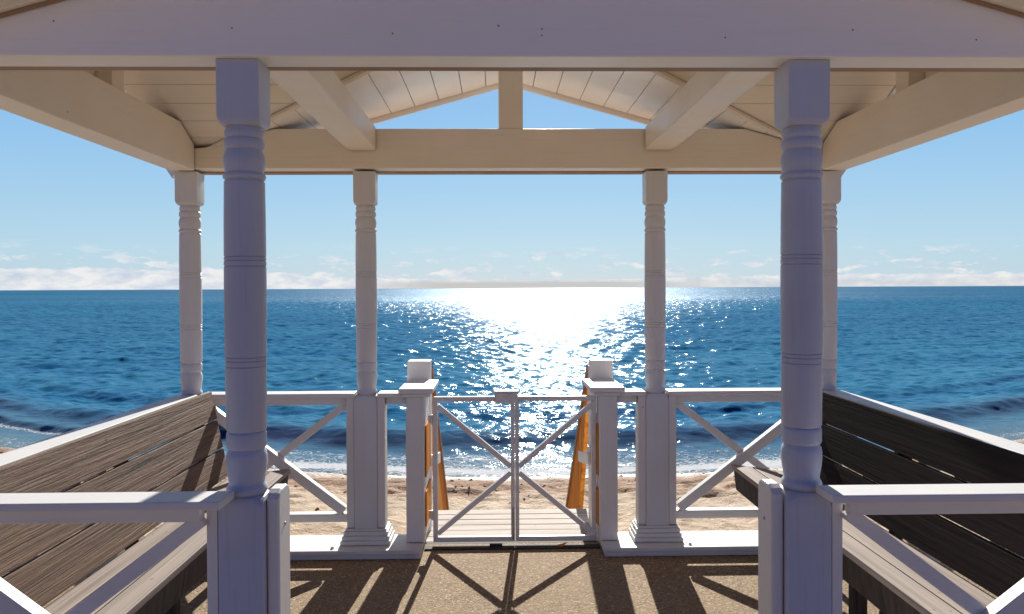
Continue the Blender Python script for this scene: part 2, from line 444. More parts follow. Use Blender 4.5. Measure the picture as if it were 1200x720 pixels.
# stiles beside the inner posts
for s in (-1, 1):
    for far in (0, 1):
        if far:
            for a in (-1, 1):
                x0 = s * XI + a * 0.071; m = MB()
                m.box(x0, x0 + a * 0.046, 4.698, 4.80, 0.157, 0.954)
                m.build('stile', M['paint_z'], gz)
        else:
            m = MB(); x0 = s * (XI + 0.071)
            m.box(x0, x0 + s * 0.034, 2.4015, 2.50, 0.157, 0.955); m.build('stile', M['paint_z'], gz)
            m = MB(); x0 = s * (XI - 0.071)          # gate stop with a rounded top
            pts = [(x0, 2.435, 0.157), (x0, 2.565, 0.157), (x0, 2.565, 0.955), (x0, 2.552, 0.972), (x0, 2.53, 0.981),
                   (x0, 2.47, 0.981), (x0, 2.448, 0.972), (x0, 2.435, 0.955)]
            m.prism(pts, (-s * 0.040, 0, 0)); so = m.build('gate_stop', M['paint_z'], gz, bevel=0.006)
            m = MB(); m.loft(0, 0, [(0, .006, .006), (.003, .005, .005)], 4)
            b = m.build('bolt_head', M['steel'], so, bevel=0)
            b.matrix_parent_inverse = parent_inv(so)
            b.matrix_basis = Matrix.Translation((x0 - s * 0.040, 2.50, 0.86)) @ Matrix.Rotation(-s * R(90), 4, 'Y')

# railings: front and back, beside the opening; and at both sides
def railing_x(xa, xb, yc, near):
    """xa = inner end (towards the opening), xb = outer end"""
    s = 1 if xb > 0 else -1
    m = MB()
    if near:
        m.box(s * 0.911, xb, 2.272, 2.398, 0.969, 0.994)
        m.box(xa, xb, 2.345, 2.395, 0.912, 0.968)
    else:
        m.box(xa - s * 0.046, xb, 4.690, 4.830, 0.955, 0.981)
        m.box(xa, xb, 4.725, 4.795, 0.907, 0.954)
    y0, y1 = (2.335, 2.400) if near else (4.725, 4.795)
    rl = m.build('railing', M['paint_x'], gz, bevel=0.004)
    m = MB(); m.box(xa, xb, y0, y1, 0.185, 0.235); m.build('bottom_rail', M['paint_x'], rl, bevel=0.004)
    yA = (y0 + y1) / 2 - 0.012; yB = (y0 + y1) / 2 + 0.020
    m = MB(); m.bar((xb - s*0.02, yA, 0.900), (xa + s*0.025, yA, 0.25), 0.058, 0.052, up=(0, 0, 1)); m.build('brace', M['paint_x'], rl)
    xm, zm = (xa + xb) / 2, 0.572
    m = MB(); m.bar((xa + s*0.004, yB, 0.912), (xb - s*0.02, yB, 0.25), 0.046, 0.032, up=(0, 0, 1)); m.build('brace', M['paint_x'], rl)
for s in (-1, 1):
    railing_x(s * (XI + 0.117), s * (XO - 0.072), YF, False)
    railing_x(s * (XI + 0.106), s * (XO - 0.072), YN, True)
    # short return between the inner post and the newel
    m = MB(); xa, xb = s * (XI - 0.072), s * 0.655
    m.box(xa, xb, 4.690, 4.830, 0.955, 0.981); m.box(s * (XI - 0.118), s * 0.651, 4.730, 4.790, 0.907, 0.954)
    m.build('railing', M['paint_x'], gz, bevel=0.004)
    # side railing
    m = MB()
    xs = s * XO
    m.box(xs - 0.065, xs + 0.065, YN + 0.072, YF - 0.072, 0.955, 0.981)
    m.box(xs - 0.025, xs + 0.025, YN + 0.072, YF - 0.072, 0.907, 0.954)
    rl = m.build('railing', M['paint_y'], gz, bevel=0.004)
    m = MB(); m.box(xs - 0.030, xs + 0.030, YN + 0.072, YF - 0.072, 0.185, 0.235); m.build('bottom_rail', M['paint_y'], rl, bevel=0.004)
    m = MB(); m.box(xs - 0.035, xs + 0.035, YC - 0.035, YC + 0.035, 0.236, 0.906); m.build('stile', M['paint_z'], rl)
    for (ya, yb) in ((YN + 0.08, YC - 0.04), (YC + 0.04, YF - 0.08)):
        m = MB(); m.bar((xs - 0.018, ya, 0.88), (xs - 0.018, yb, 0.26), 0.05, 0.03); m.build('brace', M['paint_y'], rl)
        m = MB(); m.bar((xs + 0.018, ya, 0.26), (xs + 0.018, yb, 0.88), 0.05, 0.03); m.build('brace', M['paint_y'], rl)
    # newel beside the gate with a long sloping-edged cap
    m = MB(); m.box(s * 0.540, s * 0.650, 4.700, 5.110, 0.061, 0.957)
    nw = m.build('newel', M['paint_z'], gz, bevel=0.005)
    m = MB(); m.box(s * 0.478, s * 0.690, 4.655, 5.130, 0.982, 1.012); m.box(s * 0.500, s * 0.672, 4.675, 5.12, 0.9575, 0.9815)
    m.build('newel_cap', M['paint_y'], nw, bevel=0.006)
    m = MB(); m.box(s * 0.531, s * 0.5385, 4.755, 5.10, 0.45, 0.77); m.build('side_board', M['golden'], nw, bevel=0.002)
    m = MB(); m.box(s * 0.531, s * 0.5385, 4.755, 5.10, 0.14, 0.36); m.build('side_board', M['golden'], nw, bevel=0.002)
    # sills
    m = MB(); m.box(s * 0.545, s * 2.10, 4.570, 4.875, 0.036, 0.060); m.box(s * 0.553, s * 2.09, 4.582, 4.865, 0.002, 0.0355)
    sl = m.build('sill', M['sill'], gz, bevel=0.004)
    m = MB(); m.loft(s * 1.085 if s < 0 else 1.075, 4.615, [(0.0605, .011, .011), (0.068, .010, .010), (0.073, .006, .006)], 4)
    m.build('bolt_cap', M['paint_x'], sl, bevel=0, smooth=40)
    m = MB(); m.box(s * 0.80, s * 2.10, 2.33, 2.62, 0.036, 0.060); m.box(s * 0.808, s * 2.09, 2.342, 2.608, 0.002, 0.0355)
    m.build('sill', M['sill'], gz, bevel=0.004)

# perimeter beams
def beam_x(y0, y1, x0, x1, back):
    m = MB(); m.box(x0, x1, y0, y0 + 0.125, BB, BT - 0.001); b = m.build('beam', M['paint_x'], gz, bevel=0.004)
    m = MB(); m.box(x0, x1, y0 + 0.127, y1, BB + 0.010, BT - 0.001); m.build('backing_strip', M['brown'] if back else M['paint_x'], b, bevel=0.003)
CUT = 1.85
def zg(x): return APEX - GS * abs(x)
def zm(y): return APEX - MS * abs(y - YC)
# far beam: its top is cut to the roof slope at both ends
def far_beam(y0, y1, mat, name, parent, zlow):
    xe = XO + 0.08
    xs = (APEX - BT) / GS - 0.02
    pts = [(-xe, y0, zlow), (xe, y0, zlow), (xe, y0, 2.455), (1.84, y0, 2.472), (xs, y0, BT), (-xs, y0, BT), (-1.84, y0, 2.472), (-xe, y0, 2.455)]
    m = MB(); m.prism(pts, (0, y1 - y0, 0)); return m.build(name, mat, parent, bevel=0.004)
fb = far_beam(4.66, 4.79, M['cream_x'], 'beam', gz, BB + 0.012)
far_beam(4.792, 4.895, M['brown'], 'backing_strip', fb, BB + 0.006)  # brown paints the shade under the back of the beam
# near side: beam and closed gable panel in one smooth face
xe = 2.14
def pediment(y0, y1, zlow, mat, name, parent, drop):
    pts = [(-xe, y0, zlow), (xe, y0, zlow), (xe, y0, zg(xe) - drop), (0, y0, zg(0) - drop), (-xe, y0, zg(xe) - drop)]
    m = MB(); m.prism(pts, (0, y1 - y0, 0)); return m.build(name, mat, parent, bevel=0.004)
gp = pediment(2.38, 2.50, BB, M['panel'], 'gable_panel', gz, 0.004)
m = MB(); m.box(-xe, xe, 2.502, 2.585, BB + 0.012, 2.45); m.build('backing_strip', M['brown'], gp)  # underside shade painted on as brown
for s in (-1, 1):    # cover strip along the rake of the near gable
    m = MB(); m.bar((0, 2.362, zg(0) - 0.060), (s * xe, 2.362, zg(xe) - 0.060), 0.050, 0.030); m.build('rake_moulding', M['cream_x'], gp)
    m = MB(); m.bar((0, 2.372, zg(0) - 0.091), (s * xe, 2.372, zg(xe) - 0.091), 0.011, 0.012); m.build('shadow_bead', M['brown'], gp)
for (x, z) in ((-1.44, 2.44), (-.90, 2.42), (-.41, 2.405), (0.05, 2.42), (0.05, 2.40), (.62, 2.395), (1.02, 2.42), (1.41, 2.39), (-1.2, 2.52), (.3, 2.55)):
    m = MB(); m.loft(0, 0, [(0, .0024, .0024), (.0015, .002, .002)], 3)
    b = m.build('nail', M['black_metal'], gp, bevel=0)
    b.matrix_parent_inverse = parent_inv(gp)
    b.matrix_basis = Matrix.Translation((x, 2.3798, z)) @ Matrix.Rotation(R(90), 4, 'X')

for s in (-1, 1):
    # side beams, their top cut to follow the roof at both ends
    xa, xb = s * 1.90, s * 2.045
    yk = (APEX - BT) / MS
    y0, y1 = 2.588, 4.657
    pts = [(xa, y0, BB - .002), (xa, y1, BB - .002), (xa, y1, zm(y1) - .012), (xa, YC + yk - .02, BT), (xa, YC - yk + .02, BT), (xa, y0, zm(y0) - .012)]
    m = MB(); m.prism(pts, (xb - xa, 0, 0)); m.build('side_beam', M['cream_y'], gz, bevel=0.004)
    # side king post
    m = MB(); m.box(s * 1.93, s * 2.045, 3.735, 3.855, BT + 0.001, zm(3.855) - 0.015); m.build('king_post', M['cream_z'], gz)
    yb = 3.732
    pts = [(s * 2.010, YC - (APEX - BT) / MS + .03, BT + .002), (s * 2.010, yb, BT + .002), (s * 2.010, yb, zm(yb) - .006), (s * 2.010, YC, zm(YC) - .006)]
    m = MB(); m.prism(pts, (s * .018, 0, 0)); m.build('gable_infill', M['cream_y'], gz, bevel=0)
    # cross beams
    m = MB(); m.box(s * 0.815, s * 0.975, 2.588, 4.657, 2.455, 2.595)
    cb = m.build('cross_beam', M['cream_y'], gz, bevel=0.006)
    m = MB(); m.box(s * 0.978, s * 0.990, 2.588, 4.657, 2.462, 2.59); m.build('edge_strip', M['cream_y'], cb, bevel=0.002)
m = MB(); m.box(-0.074, 0.074, 4.672, 4.80, BT + 0.001, APEX - 0.03); m.build('king_post', M['cream_z'], gz)

# ---- roof lining: clipped boards on four double planes
def clip(poly, f):
    out = []
    for i in range(len(poly)):
        a, b = poly[i], poly[(i+1) % len(poly)]; fa, fb_ = f(a), f(b)
        if fa >= 0: out.append(a)
        if (fa >= 0) != (fb_ >= 0):
            t = fa / (fa - fb_); out.append((a[0] + (b[0]-a[0])*t, a[1] + (b[1]-a[1])*t))
    return out
def area(p):
    return abs(sum(p[i][0]*p[(i+1) % len(p)][1] - p[(i+1) % len(p)][0]*p[i][1] for i in range(len(p)))) / 2
OX, OYF, OYN = 2.10, 5.07, 2.16
KV = GS / MS
for s in (-1, 1):
    for e in (1, -1):
        yo = OYF if e > 0 else OYN
        # gable plane (boards run along y)
        yv = YC + e * KV * OX
        poly = [(0, YC), (0, yo), (s * OX, yo), (s * OX, yv)]
        m = MB(); W = 0.155; k = 0
        while k * W < OX:
            a, b = k * W + 0.0025, (k + 1) * W - 0.0025
            p = clip(clip(poly, lambda q: abs(q[0]) - a), lambda q: b - abs(q[0]))
            if len(p) > 2 and area(p) > 1e-4:
                m.prism([(x, y, zg(x)) for x, y in p], (0, 0, 0.018))
            k += 1
        m.build('gable_lining', M['ceiling_y'], gz, bevel=0)
        m = MB(); m.prism([(x, y, zg(x) + 0.022) for x, y in poly], (0, 0, 0.03)); m.build('roof_sheet', M['roof'], gz, bevel=0)
        # main plane (boards run along x)
        polym = [(0, YC), (s * OX, yv), (s * OX, YC)]
        m = MB(); W = 0.142; k = 0
        while k * W < 1.6:
            a, b = k * W + 0.002, (k + 1) * W - 0.002
            p = clip(clip(polym, lambda q: abs(q[1] - YC) - a), lambda q: b - abs(q[1] - YC))
            if len(p) > 2 and area(p) > 1e-4:
                m.prism([(x, y, zm(y) + 0.0) for x, y in p], (0, 0, 0.018))
            k += 1
        m.build('ceiling_lining', M['ceiling_x'], gz, bevel=0)
        m = MB(); m.prism([(x, y, zm(y) + 0.022) for x, y in polym], (0, 0, 0.03)); m.build('roof_sheet', M['roof'], gz, bevel=0)
        # valley strip
        t1 = 1.83
        m = MB(); m.bar((s * 0.02, YC + e * KV * 0.02, zg(0.02) - 0.008), (s * t1, YC + e * KV * t1, zg(t1) - 0.008), 0.020, 0.034)
        m.build('valley_strip', M['brown'] if False else M['ceiling_x'], gz, bevel=0.003)
        # barge board along the outer rake, with a pointed drop at its foot
        yb = yo + (0.001 if e > 0 else -0.026)
        d = 0.036
        pts = [(0, yb, zg(0) + 0.05), (0, yb, zg(0) - d), (s * 1.85, yb, zg(1.85) - d), (s * 2.17, yb, 2.402), (s * 2.205, yb, 2.345),
               (s * 2.245, yb, 2.405), (s * 2.245, yb, 2.44)]
        m = MB(); m.prism(pts, (0, 0.025, 0)); m.build('barge_board', M['paint_x'], gz)
    # side rake board of the main roof
    m = MB()
    x0 = s * (OX + 0.012)
    yr = YC + KV * OX
    pts = [(x0, OYF, zg(OX) + 0.05), (x0, OYF, zg(OX) + .015), (x0, yr, zg(OX) + 0.015), (x0, YC, APEX - 0.01), (x0, 2*YC - yr, zg(OX) + 0.015), (x0, OYN, zg(OX) + .015),
           (x0, OYN, zg(OX) + 0.05), (x0, 2*YC - yr, zg(OX) + 0.05), (x0, YC, APEX + 0.05), (x0, yr, zg(OX) + 0.05)]
    m.prism(pts, (s * 0.02, 0, 0)); m.build('barge_board', M['paint_y'], gz)

# ------------------------------------------------------------------ GATES
def gate_leaf(xh, xm, cross, label, latch):
    """xh hinge side, xm meeting side"""
    g = empty('gate_leaf', (xh, 4.81, 0), label, 'gate', 'pair of low white gate leaves closing the opening')
    s = 1 if xm > xh else -1
    y = 4.81; w = 0.030
    m = MB()
    m.box(xh, xm, y - .018, y + .018, 0.912, 0.942)
    m.box(xh, xm, y - .013, y + .013, 0.030, 0.062)
    m.box(xh, xh + s * w, y - .018, y + .018, 0.0622, 0.9118)
    m.box(xm - s * .024, xm, y - .018, y + .018, 0.0622, 0.9118)
    m.build('frame', M['gate_metal'], g, bevel=0.003)
    for z in (0.885, 0.085):
        m = MB(); m.bar((xh + s * 0.030, y, z), (xm - s * 0.024, y, 0.482 + (0.020 if z > .5 else -.020)), 0.031, 0.036)
        m.build('brace', M['gate_metal'], g, bevel=0.002)
    for z in (0.20, 0.80):
        m = MB(); m.box(xh - s * 0.012, xh - s * 0.001, y - .02, y + .012, z - .03, z + .03); m.box(xh - s * 0.03, xh - s * .012, y + .000, y + .012, z - .025, z + .025)
        m.build('hinge', M['gate_metal'], g, bevel=0.002)
    if latch:
        m = MB(); m.box(xm - s * 0.125, xm + s * 0.022, y - .036, y - .0135, 0.902, 0.968); m.box(xm - s * .13, xm + s*.028, y - .045, y + .025, 0.969, 0.980)
        m.build('latch_box', M['gate_metal'], g, bevel=0.005)
        m = MB(); m.box(xm - s * .018, xm - s * .006, y - .026, y - .0135, 0.045, 0.24); m.build('drop_bolt', M['steel'], g, bevel=0.002)
        m = MB(); m.box(xm - s * .16, xm - s * .08, y - .05, y - .02, 0.004, 0.024); m.build('floor_catch', M['black_metal'], g, bevel=0.004)
    else:
        m = MB(); m.loft(0, 0, [(0, .009, .009), (.012, .008, .008)], 4); k = m.build('keyhole', M['black_metal'], g, bevel=0)
        k.matrix_parent_inverse = parent_inv(g)
        k.matrix_basis = Matrix.Translation((xm + s * 0.022, y - 0.0132, 0.927)) @ Matrix.Rotation(R(90), 4, 'X')
    return g
gate_leaf(-0.494, 0.0178, 1, 'left white gate leaf, the one carrying the latch box at its top', True)
gate_leaf(0.530, 0.021, -1, 'right white gate leaf, with a black dot but no latch box at its top', False)

lf = MB()
pts = [(.262, 4.770), (.285, 4.755), (.318, 4.752), (.345, 4.766), (.322, 4.782), (.288, 4.785)]
lf.prism([(x, y, 0.012 + 0.02 * math.sin(x * 60)) for x, y in pts], (0, 0, 0.002))
lo = lf.build('fallen_leaf', M['leaf'], None, bevel=0)
lo['label'] = 'small yellow dead leaf lying under the right gate leaf'; lo['category'] = 'leaf'

# ------------------------------------------------------------------ BEACH STEPS behind the gate
st = empty('beach_steps', (0, 5.2, -0.04), 'timber landing and steps down to the sand behind the gate, with golden handrail planks', 'steps')
m = MB()
y = 4.93; k = 0
while y < 5.62:
    m.box(-0.62, 0.62, y, y + 0.112, -0.045, -0.012 + random.uniform(-.001, .001)); y += 0.120; k += 1
m.build('landing_boards', M['deck_wood'], st, bevel=0.003)
yy, zz = y, -0.012
for k in range(4):
    m = MB(); zz -= 0.15; m.box(-0.60, 0.60, yy + 0.005, yy + 0.20, zz - 0.035, zz); m.build('tread', M['deck_wood'], st, bevel=0.004); yy += 0.2
for s in (-1, 1):
    m = MB(); m.prism([(s*.60, 4.94, -.047), (s*.60, 5.62, -.047), (s*.60, 6.5, -.62), (s*.60, 6.5, -.80), (s*.60, 5.62, -.30), (s*.60, 4.94, -.30)], (s*.035, 0, 0))
    m.build('stringer', M['deck_wood'], st)
    x0 = s * 0.548
    m = MB(); m.prism([(x0, 5.303, 1.105), (x0, 5.36, 1.090), (x0, 7.15, -.50), (x0, 6.40, -.50), (x0, 6.00, -.12)], (s * 0.034, 0, 0))
    hp = m.build('handrail_plank', M['golden'], st, bevel=0.004)
    m = MB(); m.bar((x0 - s*.008, 5.33, 1.075), (x0 - s*.008, 7.11, -.49), 0.030, 0.014); m.build('edge_trim', M['brown'], hp, bevel=0.002)
    m = MB(); m.box(s * 0.540, s * 0.692, 5.155, 5.30, -0.10, 1.132); m.build('handrail_post', M['paint_z'], st, bevel=0.006)
    m = MB(); m.prism([(s*.512, 5.115, .435), (s*.512, 5.70, .325), (s*.512, 5.70, .405), (s*.512, 5.115, .51)], (s * 0.026, 0, 0))
    m.build('mid_rail', M['paint_y'], st, bevel=0.004)

# ------------------------------------------------------------------ BENCHES
def bench(s, label, back_mat):
    b = empty('bench', (s * 1.6, 3.55, 0), label, 'bench', 'built-in slatted benches along both sides')
    y0, y1 = 2.43, 4.60
    # back boards lean outwards
    xt, xb_, zt, zb = s * 1.790, s * 1.688, 1.012, 0.510
    L = math.hypot(xt - xb_, zt - zb)
    ux, uz = (xt - xb_) / L, (zt - zb) / L
    nx, nz = -s * abs(uz), abs(ux)                                    # normal towards the seat
    hgt = [0.1645, 0.1645, 0.1645]; gap = (L - sum(hgt)) / 2
    t = 0.0
    for i, h in enumerate(hgt):
        a = (xb_ + ux * t, zb + uz * t); c = (xb_ + ux * (t + h), zb + uz * (t + h)); th = 0.030
        pts = [(a[0], y0, a[1]), (c[0], y0, c[1]), (c[0] - nx*th, y0, c[1] - nz*th), (a[0] - nx*th, y0, a[1] - nz*th)]
        m = MB(); e = random.uniform(-.004, .004); m.prism(pts, (0, y1 - y0 + e, 0)); o = m.build('back_board', back_mat, b, bevel=0.004)
        t += h + gap
    # seat boards tilt back slightly
    xa, za, xf, zf = s * 1.700, 0.496, s * 1.322, 0.552
    L = math.hypot(xf - xa, zf - za); ux, uz = (xf - xa) / L, (zf - za) / L
    w = (L - 0.014) / 3; t = 0
    for i in range(3):
        a = (xa + ux*t, za + uz*t); c = (xa + ux*(t+w), za + uz*(t+w)); th = 0.032
        pts = [(a[0], y0, a[1]), (c[0], y0, c[1]), (c[0] + uz*th*s, y0, c[1] - th), (a[0] + uz*th*s, y0, a[1] - th)]
        m = MB(); m.prism(pts, (0, y1 - y0 + random.uniform(-.004, .004), 0)); sb = m.build('seat_board', M['seat_wood'], b, bevel=0.004)
        for yy in (y0 + .08, (y0 + y1) / 2 + .03, y1 - .13):
            for q in (.25, .75):
                m = MB(); cxs = a[0] + (c[0] - a[0]) * q; czs = a[1] + (c[1] - a[1]) * q
                m.loft(cxs, yy + random.uniform(-.006, .006), [(czs - .001, .0045, .0045), (czs + .0012, .004, .004)], 3); m.build('screw', M['steel'], sb, bevel=0)
        t += w + 0.007
    m = MB(); m.prism([(s*1.335, y0 + .01, .515), (s*1.335, y1 - .003, .515), (s*1.350, y1 - .003, .395), (s*1.350, y0 + .01, .395)], (s * .028, 0, 0))
    m.build('front_rail', M['dark_wood'], b, bevel=0.003)
    for yy in (y0 + .05, (y0 + y1) / 2, y1 - .16):
        m = MB()
        m.prism([(s*1.365, yy, .4), (s*1.365, yy, .514), (s*1.69, yy, .462), (s*1.69, yy, .36)], (0, .05, 0)); m.build('seat_bracket', M['dark_wood'], b)
        m = MB(); m.box(s*1.58, s*1.65, yy + .052, yy + .10, .002, .44); m.build('leg', M['dark_wood'], b)
        m = MB(); m.bar((s*1.715, yy + .025, .002), (s*1.83, yy + .025, .97), .045, .05, up=(1, 0, 0)); m.build('back_support', M['dark_wood'], b)
    return b
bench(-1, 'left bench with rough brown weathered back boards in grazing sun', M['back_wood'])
bench(1, 'right bench with its nearly black back boards in shade', M['back_shaded'])

# ------------------------------------------------------------------ GROUND, SAND, SEA
def structure(o): o['kind'] = 'structure'; return o
m = MB(); m.box(-2.6, 2.6, -14, 4.865, -0.30, 0.0)
structure(m.build('path', M['path'], None, bevel=0.01))
m = MB(); m.box(-0.545, 0.545, 4.868, 4.925, -0.20, -0.004); m.box(-0.545, 0.545, 4.735, 4.800, 0.0005, 0.010); th = m.build('threshold', M['dark_gap'], None, bevel=0.003)
th.parent = st; th.matrix_parent_inverse = parent_inv(st)

def vnoise(x, y, seed):
    """smooth value noise on numpy arrays"""
    xi = np.floor(x).astype(np.int64); yi = np.floor(y).astype(np.int64)
    fx = x - xi; fy = y - yi; fx = fx*fx*(3-2*fx); fy = fy*fy*(3-2*fy)
    def h(a, b):
        n = (a * 374761393 + b * 668265263 + seed * 1442695041) & 0x7fffffff
        n = ((n ^ (n >> 13)) * 1274126177) & 0x7fffffff
        return ((n ^ (n >> 16)) & 0xffff) / 65535.0
    return (h(xi, yi)*(1-fx) + h(xi+1, yi)*fx)*(1-fy) + (h(xi, yi+1)*(1-fx) + h(xi+1, yi+1)*fx)*fy
def fbm(x, y, seed, o=4):
    s = 0; a = 0.5
    for i in range(o):
        s = s + a * vnoise(x, y, seed + i); x = x*2.03; y = y*2.03; a *= .5
    return s

WZ = -0.90
def shore(x):
    return 10.3 + np.minimum(np.where(x > 0, 0.028, 0.036) * x * x, 6.0) + 0.35 * (vnoise(x * 0.6 + 40, x * 0 + 3.3, 5) - .5) + .12 * (vnoise(x * 2.3 + 9, x * 0 + 1.3, 8) - .5)

def grid_mesh(name, xs, ys, zf, mat, attrs=()):
    X, Y = np.meshgrid(xs, ys); Z = zf(X, Y)
    nx, ny = len(xs), len(ys)
    co = np.stack([X.ravel(), Y.ravel(), Z.ravel()], 1).astype(np.float32)
    idx = np.arange(nx*ny).reshape(ny, nx)
    q = np.stack([idx[:-1, :-1].ravel(), idx[:-1, 1:].ravel(), idx[1:, 1:].ravel(), idx[1:, :-1].ravel()], 1).astype(np.int32)
    me = bpy.data.meshes.new(name)
    me.vertices.add(len(co)); me.vertices.foreach_set('co', co.ravel())
    me.loops.add(q.size); me.loops.foreach_set('vertex_index', q.ravel())
    me.polygons.add(len(q)); me.polygons.foreach_set('loop_start', np.arange(0, q.size, 4, dtype=np.int32))
    me.polygons.foreach_set('use_smooth', np.ones(len(q), bool))
    me.update(calc_edges=True)
    for an, fn in attrs:
        at = me.attributes.new(an, 'FLOAT', 'POINT'); at.data.foreach_set('value', fn(X, Y, Z).ravel().astype(np.float32))
    me.materials.append(mat)
    o = bpy.data.objects.new(name, me); COL.objects.link(o); return structure(o)

def sand_z(X, Y):
    ys = shore(X); d = ys - Y
    z = np.where(d > 0, WZ + 0.62 * np.clip(d / 5.4, 0, 1.0)**0.85, WZ + d * 0.10)
    amp = np.clip(d / 0.8, 0.0, 1) * np.clip((Y + 40) / 10, 0, 1)
    pits = np.clip(vnoise(X*3.1 + 50, Y*2.6, 29) - .62, 0, 1)
    z = z + amp * (0.12 * (fbm(X*1.7, Y*1.9, 3) - .5) + 0.10 * (fbm(X*6, Y*7, 13, 3) - .5) - 0.22 * pits)
    z = np.where((Y < 4.95) & (np.abs(X) < 2.7), np.minimum(z, -0.26), z)
    return np.maximum(z, -12)
def axis(parts):
    a = [np.linspace(p, q, int(round(abs(q-p)/st_)), endpoint=False) for p, q, st_ in parts]
    return np.concatenate(a + [np.array([parts[-1][1]])])
xs = axis([(-3000, -200, 200), (-200, -40, 10), (-40, -14, 1), (-14, 14, .06), (14, 40, 1), (40, 200, 10), (200, 3000, 200)])
ys = axis([(-3000, -100, 200), (-100, -10, 5), (-10, 4, .5), (4, 14, .045), (14, 60, 2)])
grid_mesh('sand', xs, ys, sand_z, M['sand'], [('shore', lambda X, Y, Z: np.clip(shore(X) - Y, -1, 50))])

def litter():
    m = MB()
    for i in range(900):
        x = rng.uniform(-11, 11); d = abs(rng.normal(1.2, 0.55)) + .12
        if vnoise(np.array([x * 1.3]), np.array([d * 2.0]), 83)[0] < .42: continue
        y = float(shore(np.array([x]))[0]) - d
        if y < 6.3 and abs(x) < .7: continue
        z = float(sand_z(np.array([x]), np.array([y]))[0])
        k = rng.uniform(.012, .05); n = 6; a0 = rng.uniform(0, 6.28)
        top = (x + rng.uniform(-.3, .3) * k, y, z + k * rng.uniform(.25, .55))
        ring = [(x + math.cos(a0 + j * 1.047) * k * rng.uniform(.5, 1.6), y + math.sin(a0 + j * 1.047) * k * rng.uniform(.4, 1.0), z - .012) for j in range(n)]
        m.add(ring + [top], [(j, (j + 1) % n, n) for j in range(n)])
    o = m.build('seaweed', M['weed'], None, bevel=0)
    o['label'] = 'brown and orange seaweed litter strewn on the sand along the waterline'; o['category'] = 'seaweed'; o['kind'] = 'stuff'
litter()

# sea
WV = []
NW = 90
for i in range(NW):
    lam = 0.13 * (4.2 / 0.13) ** (i / (NW - 1))
    th_ = rng.normal(0, 0.95)
    slope = 0.051 * (1.0 if lam < 0.7 else (0.7 / lam) ** 0.85)
    WV.append((lam, th_, slope * lam / (2 * math.pi) * rng.uniform(.6, 1.2), rng.uniform(0, 6.28)))
def swell(X, Y):
    s = Y - shore(X)
    wob = 0.9 * (vnoise(X*0.25 + 7, X*0 + .5, 21) - .5)
    def ridge(c, wf, wb, a):
        u = s - c - wob * min(1, c / 3)
        return a * np.exp(-np.where(u < 0, (u / wf)**2, (u / wb)**2))
    mod = 0.7 + 0.6 * vnoise(X*0.35 + 2, X*0 + 9.5, 31)
    r = ridge(2.3, 0.38, 1.2, 0.15) * mod
    r = r + ridge(4.9, 0.5, 1.6, 0.07) * (0.3 + 1.1*vnoise(X*0.15, X*0 + 2.5, 33))
    r = r + ridge(11.0, 1.1, 2.8, 0.06) * (0.3 + 1.1*vnoise(X*0.12, X*0 + 5.5, 34))
    r = r + ridge(20.0, 1.8, 4.2, 0.07) * (0.3 + 1.1*vnoise(X*0.1, X*0 + 7.5, 35))
    left = np.clip((-X - 5.0) / 2, 0, 1)
    r = r + left * ridge(1.35, 0.16, 0.6, 0.085)
    return r
def sea_z(X, Y):
    s = Y - shore(X)
    z = np.zeros_like(X)
    ph0 = 2.2 * vnoise(X * .21, Y * .21, 77); gust = 0.78 + 0.36 * vnoise(X * .05, Y * .09, 78)
    for lam, t, a, ph in WV:
        k = 2 * math.pi / lam
        fade = np.clip(lam / (0.0058 * Y + 0.03) - 1.0, 0, 1)
        w_ = np.sin(k * (X * math.sin(t) + Y * math.cos(t)) + ph + ph0)
        z = z + a * fade * (w_ + 0.15 * w_ * w_)
    amp = np.clip((s - 0.2) / 3.0, 0.10, 1.0) * np.clip((420 - Y) / 200, 0, 1) * gust
    lim = np.clip((Y * 1.4 + 20 - np.abs(X)) / 20, 0, 1)
    return WZ + 0.012 + (z * amp + swell(X, Y)) * lim
def foam_f(X, Y, Z):
    s = Y - shore(X)
    j = 0.5 * (fbm(X * 0.9, Y * 1.3, 51, 3) - .45)
    a = np.maximum(np.exp(-((s - 0.22 + j) / 0.30)**2) * 0.80, np.clip(1.5 - s + j, 0, 1) * 0.42)
    b = np.exp(-((s - 1.0 + j) / 0.28)**2) * 0.45 * (0.4 + vnoise(X*.5, X*0 + 4.4, 61))
    left = np.clip((-X - 5.0) / 2, 0, 1)
    c = left * np.exp(-((s - 1.1) / 0.10)**2) * 0.5
    side = 1 - 0.62 * np.clip((np.abs(X) - 4.5) / 1.5, 0, 1)
    return np.maximum(np.maximum(a, b) * side, c)
def face_f(X, Y, Z):
    s = Y - shore(X)
    wob = 0.9 * (vnoise(X*0.25 + 7, X*0 + .5, 21) - .5)
    j = 0.45 * (fbm(X * 2.2, Y * 4.5, 91, 4) - .45)
    u = s - 1.95 - wob * .77 + j
    mod = np.clip(vnoise(X*0.35 + 2, X*0 + 9.5, 31) * 1.6, .6, 1)
    f = np.exp(-(u / 0.40)**2) * mod
    u2 = s - 4.5 - wob + 2*j
    f = np.maximum(f, .75 * np.exp(-(u2 / 0.30)**2) * np.clip(vnoise(X*0.45 + 12, X*0 + 19.5, 37)*2-.6, 0, 1))
    left = np.clip((-X - 5.0) / 2, 0, 1)
    f = np.maximum(f, left * np.exp(-((s - 1.2) / 0.12)**2))
    return f * 0.95
rows = [8.7]
while rows[-1] < 420: rows.append(rows[-1] + max(0.034, 0.0031 * rows[-1]))
while rows[-1] < 30000: rows.append(rows[-1] * 1.12)
tt = np.concatenate([-np.geomspace(1.05, 60, 40)[::-1], np.linspace(-1, 1, 1000), np.geomspace(1.05, 60, 40)])
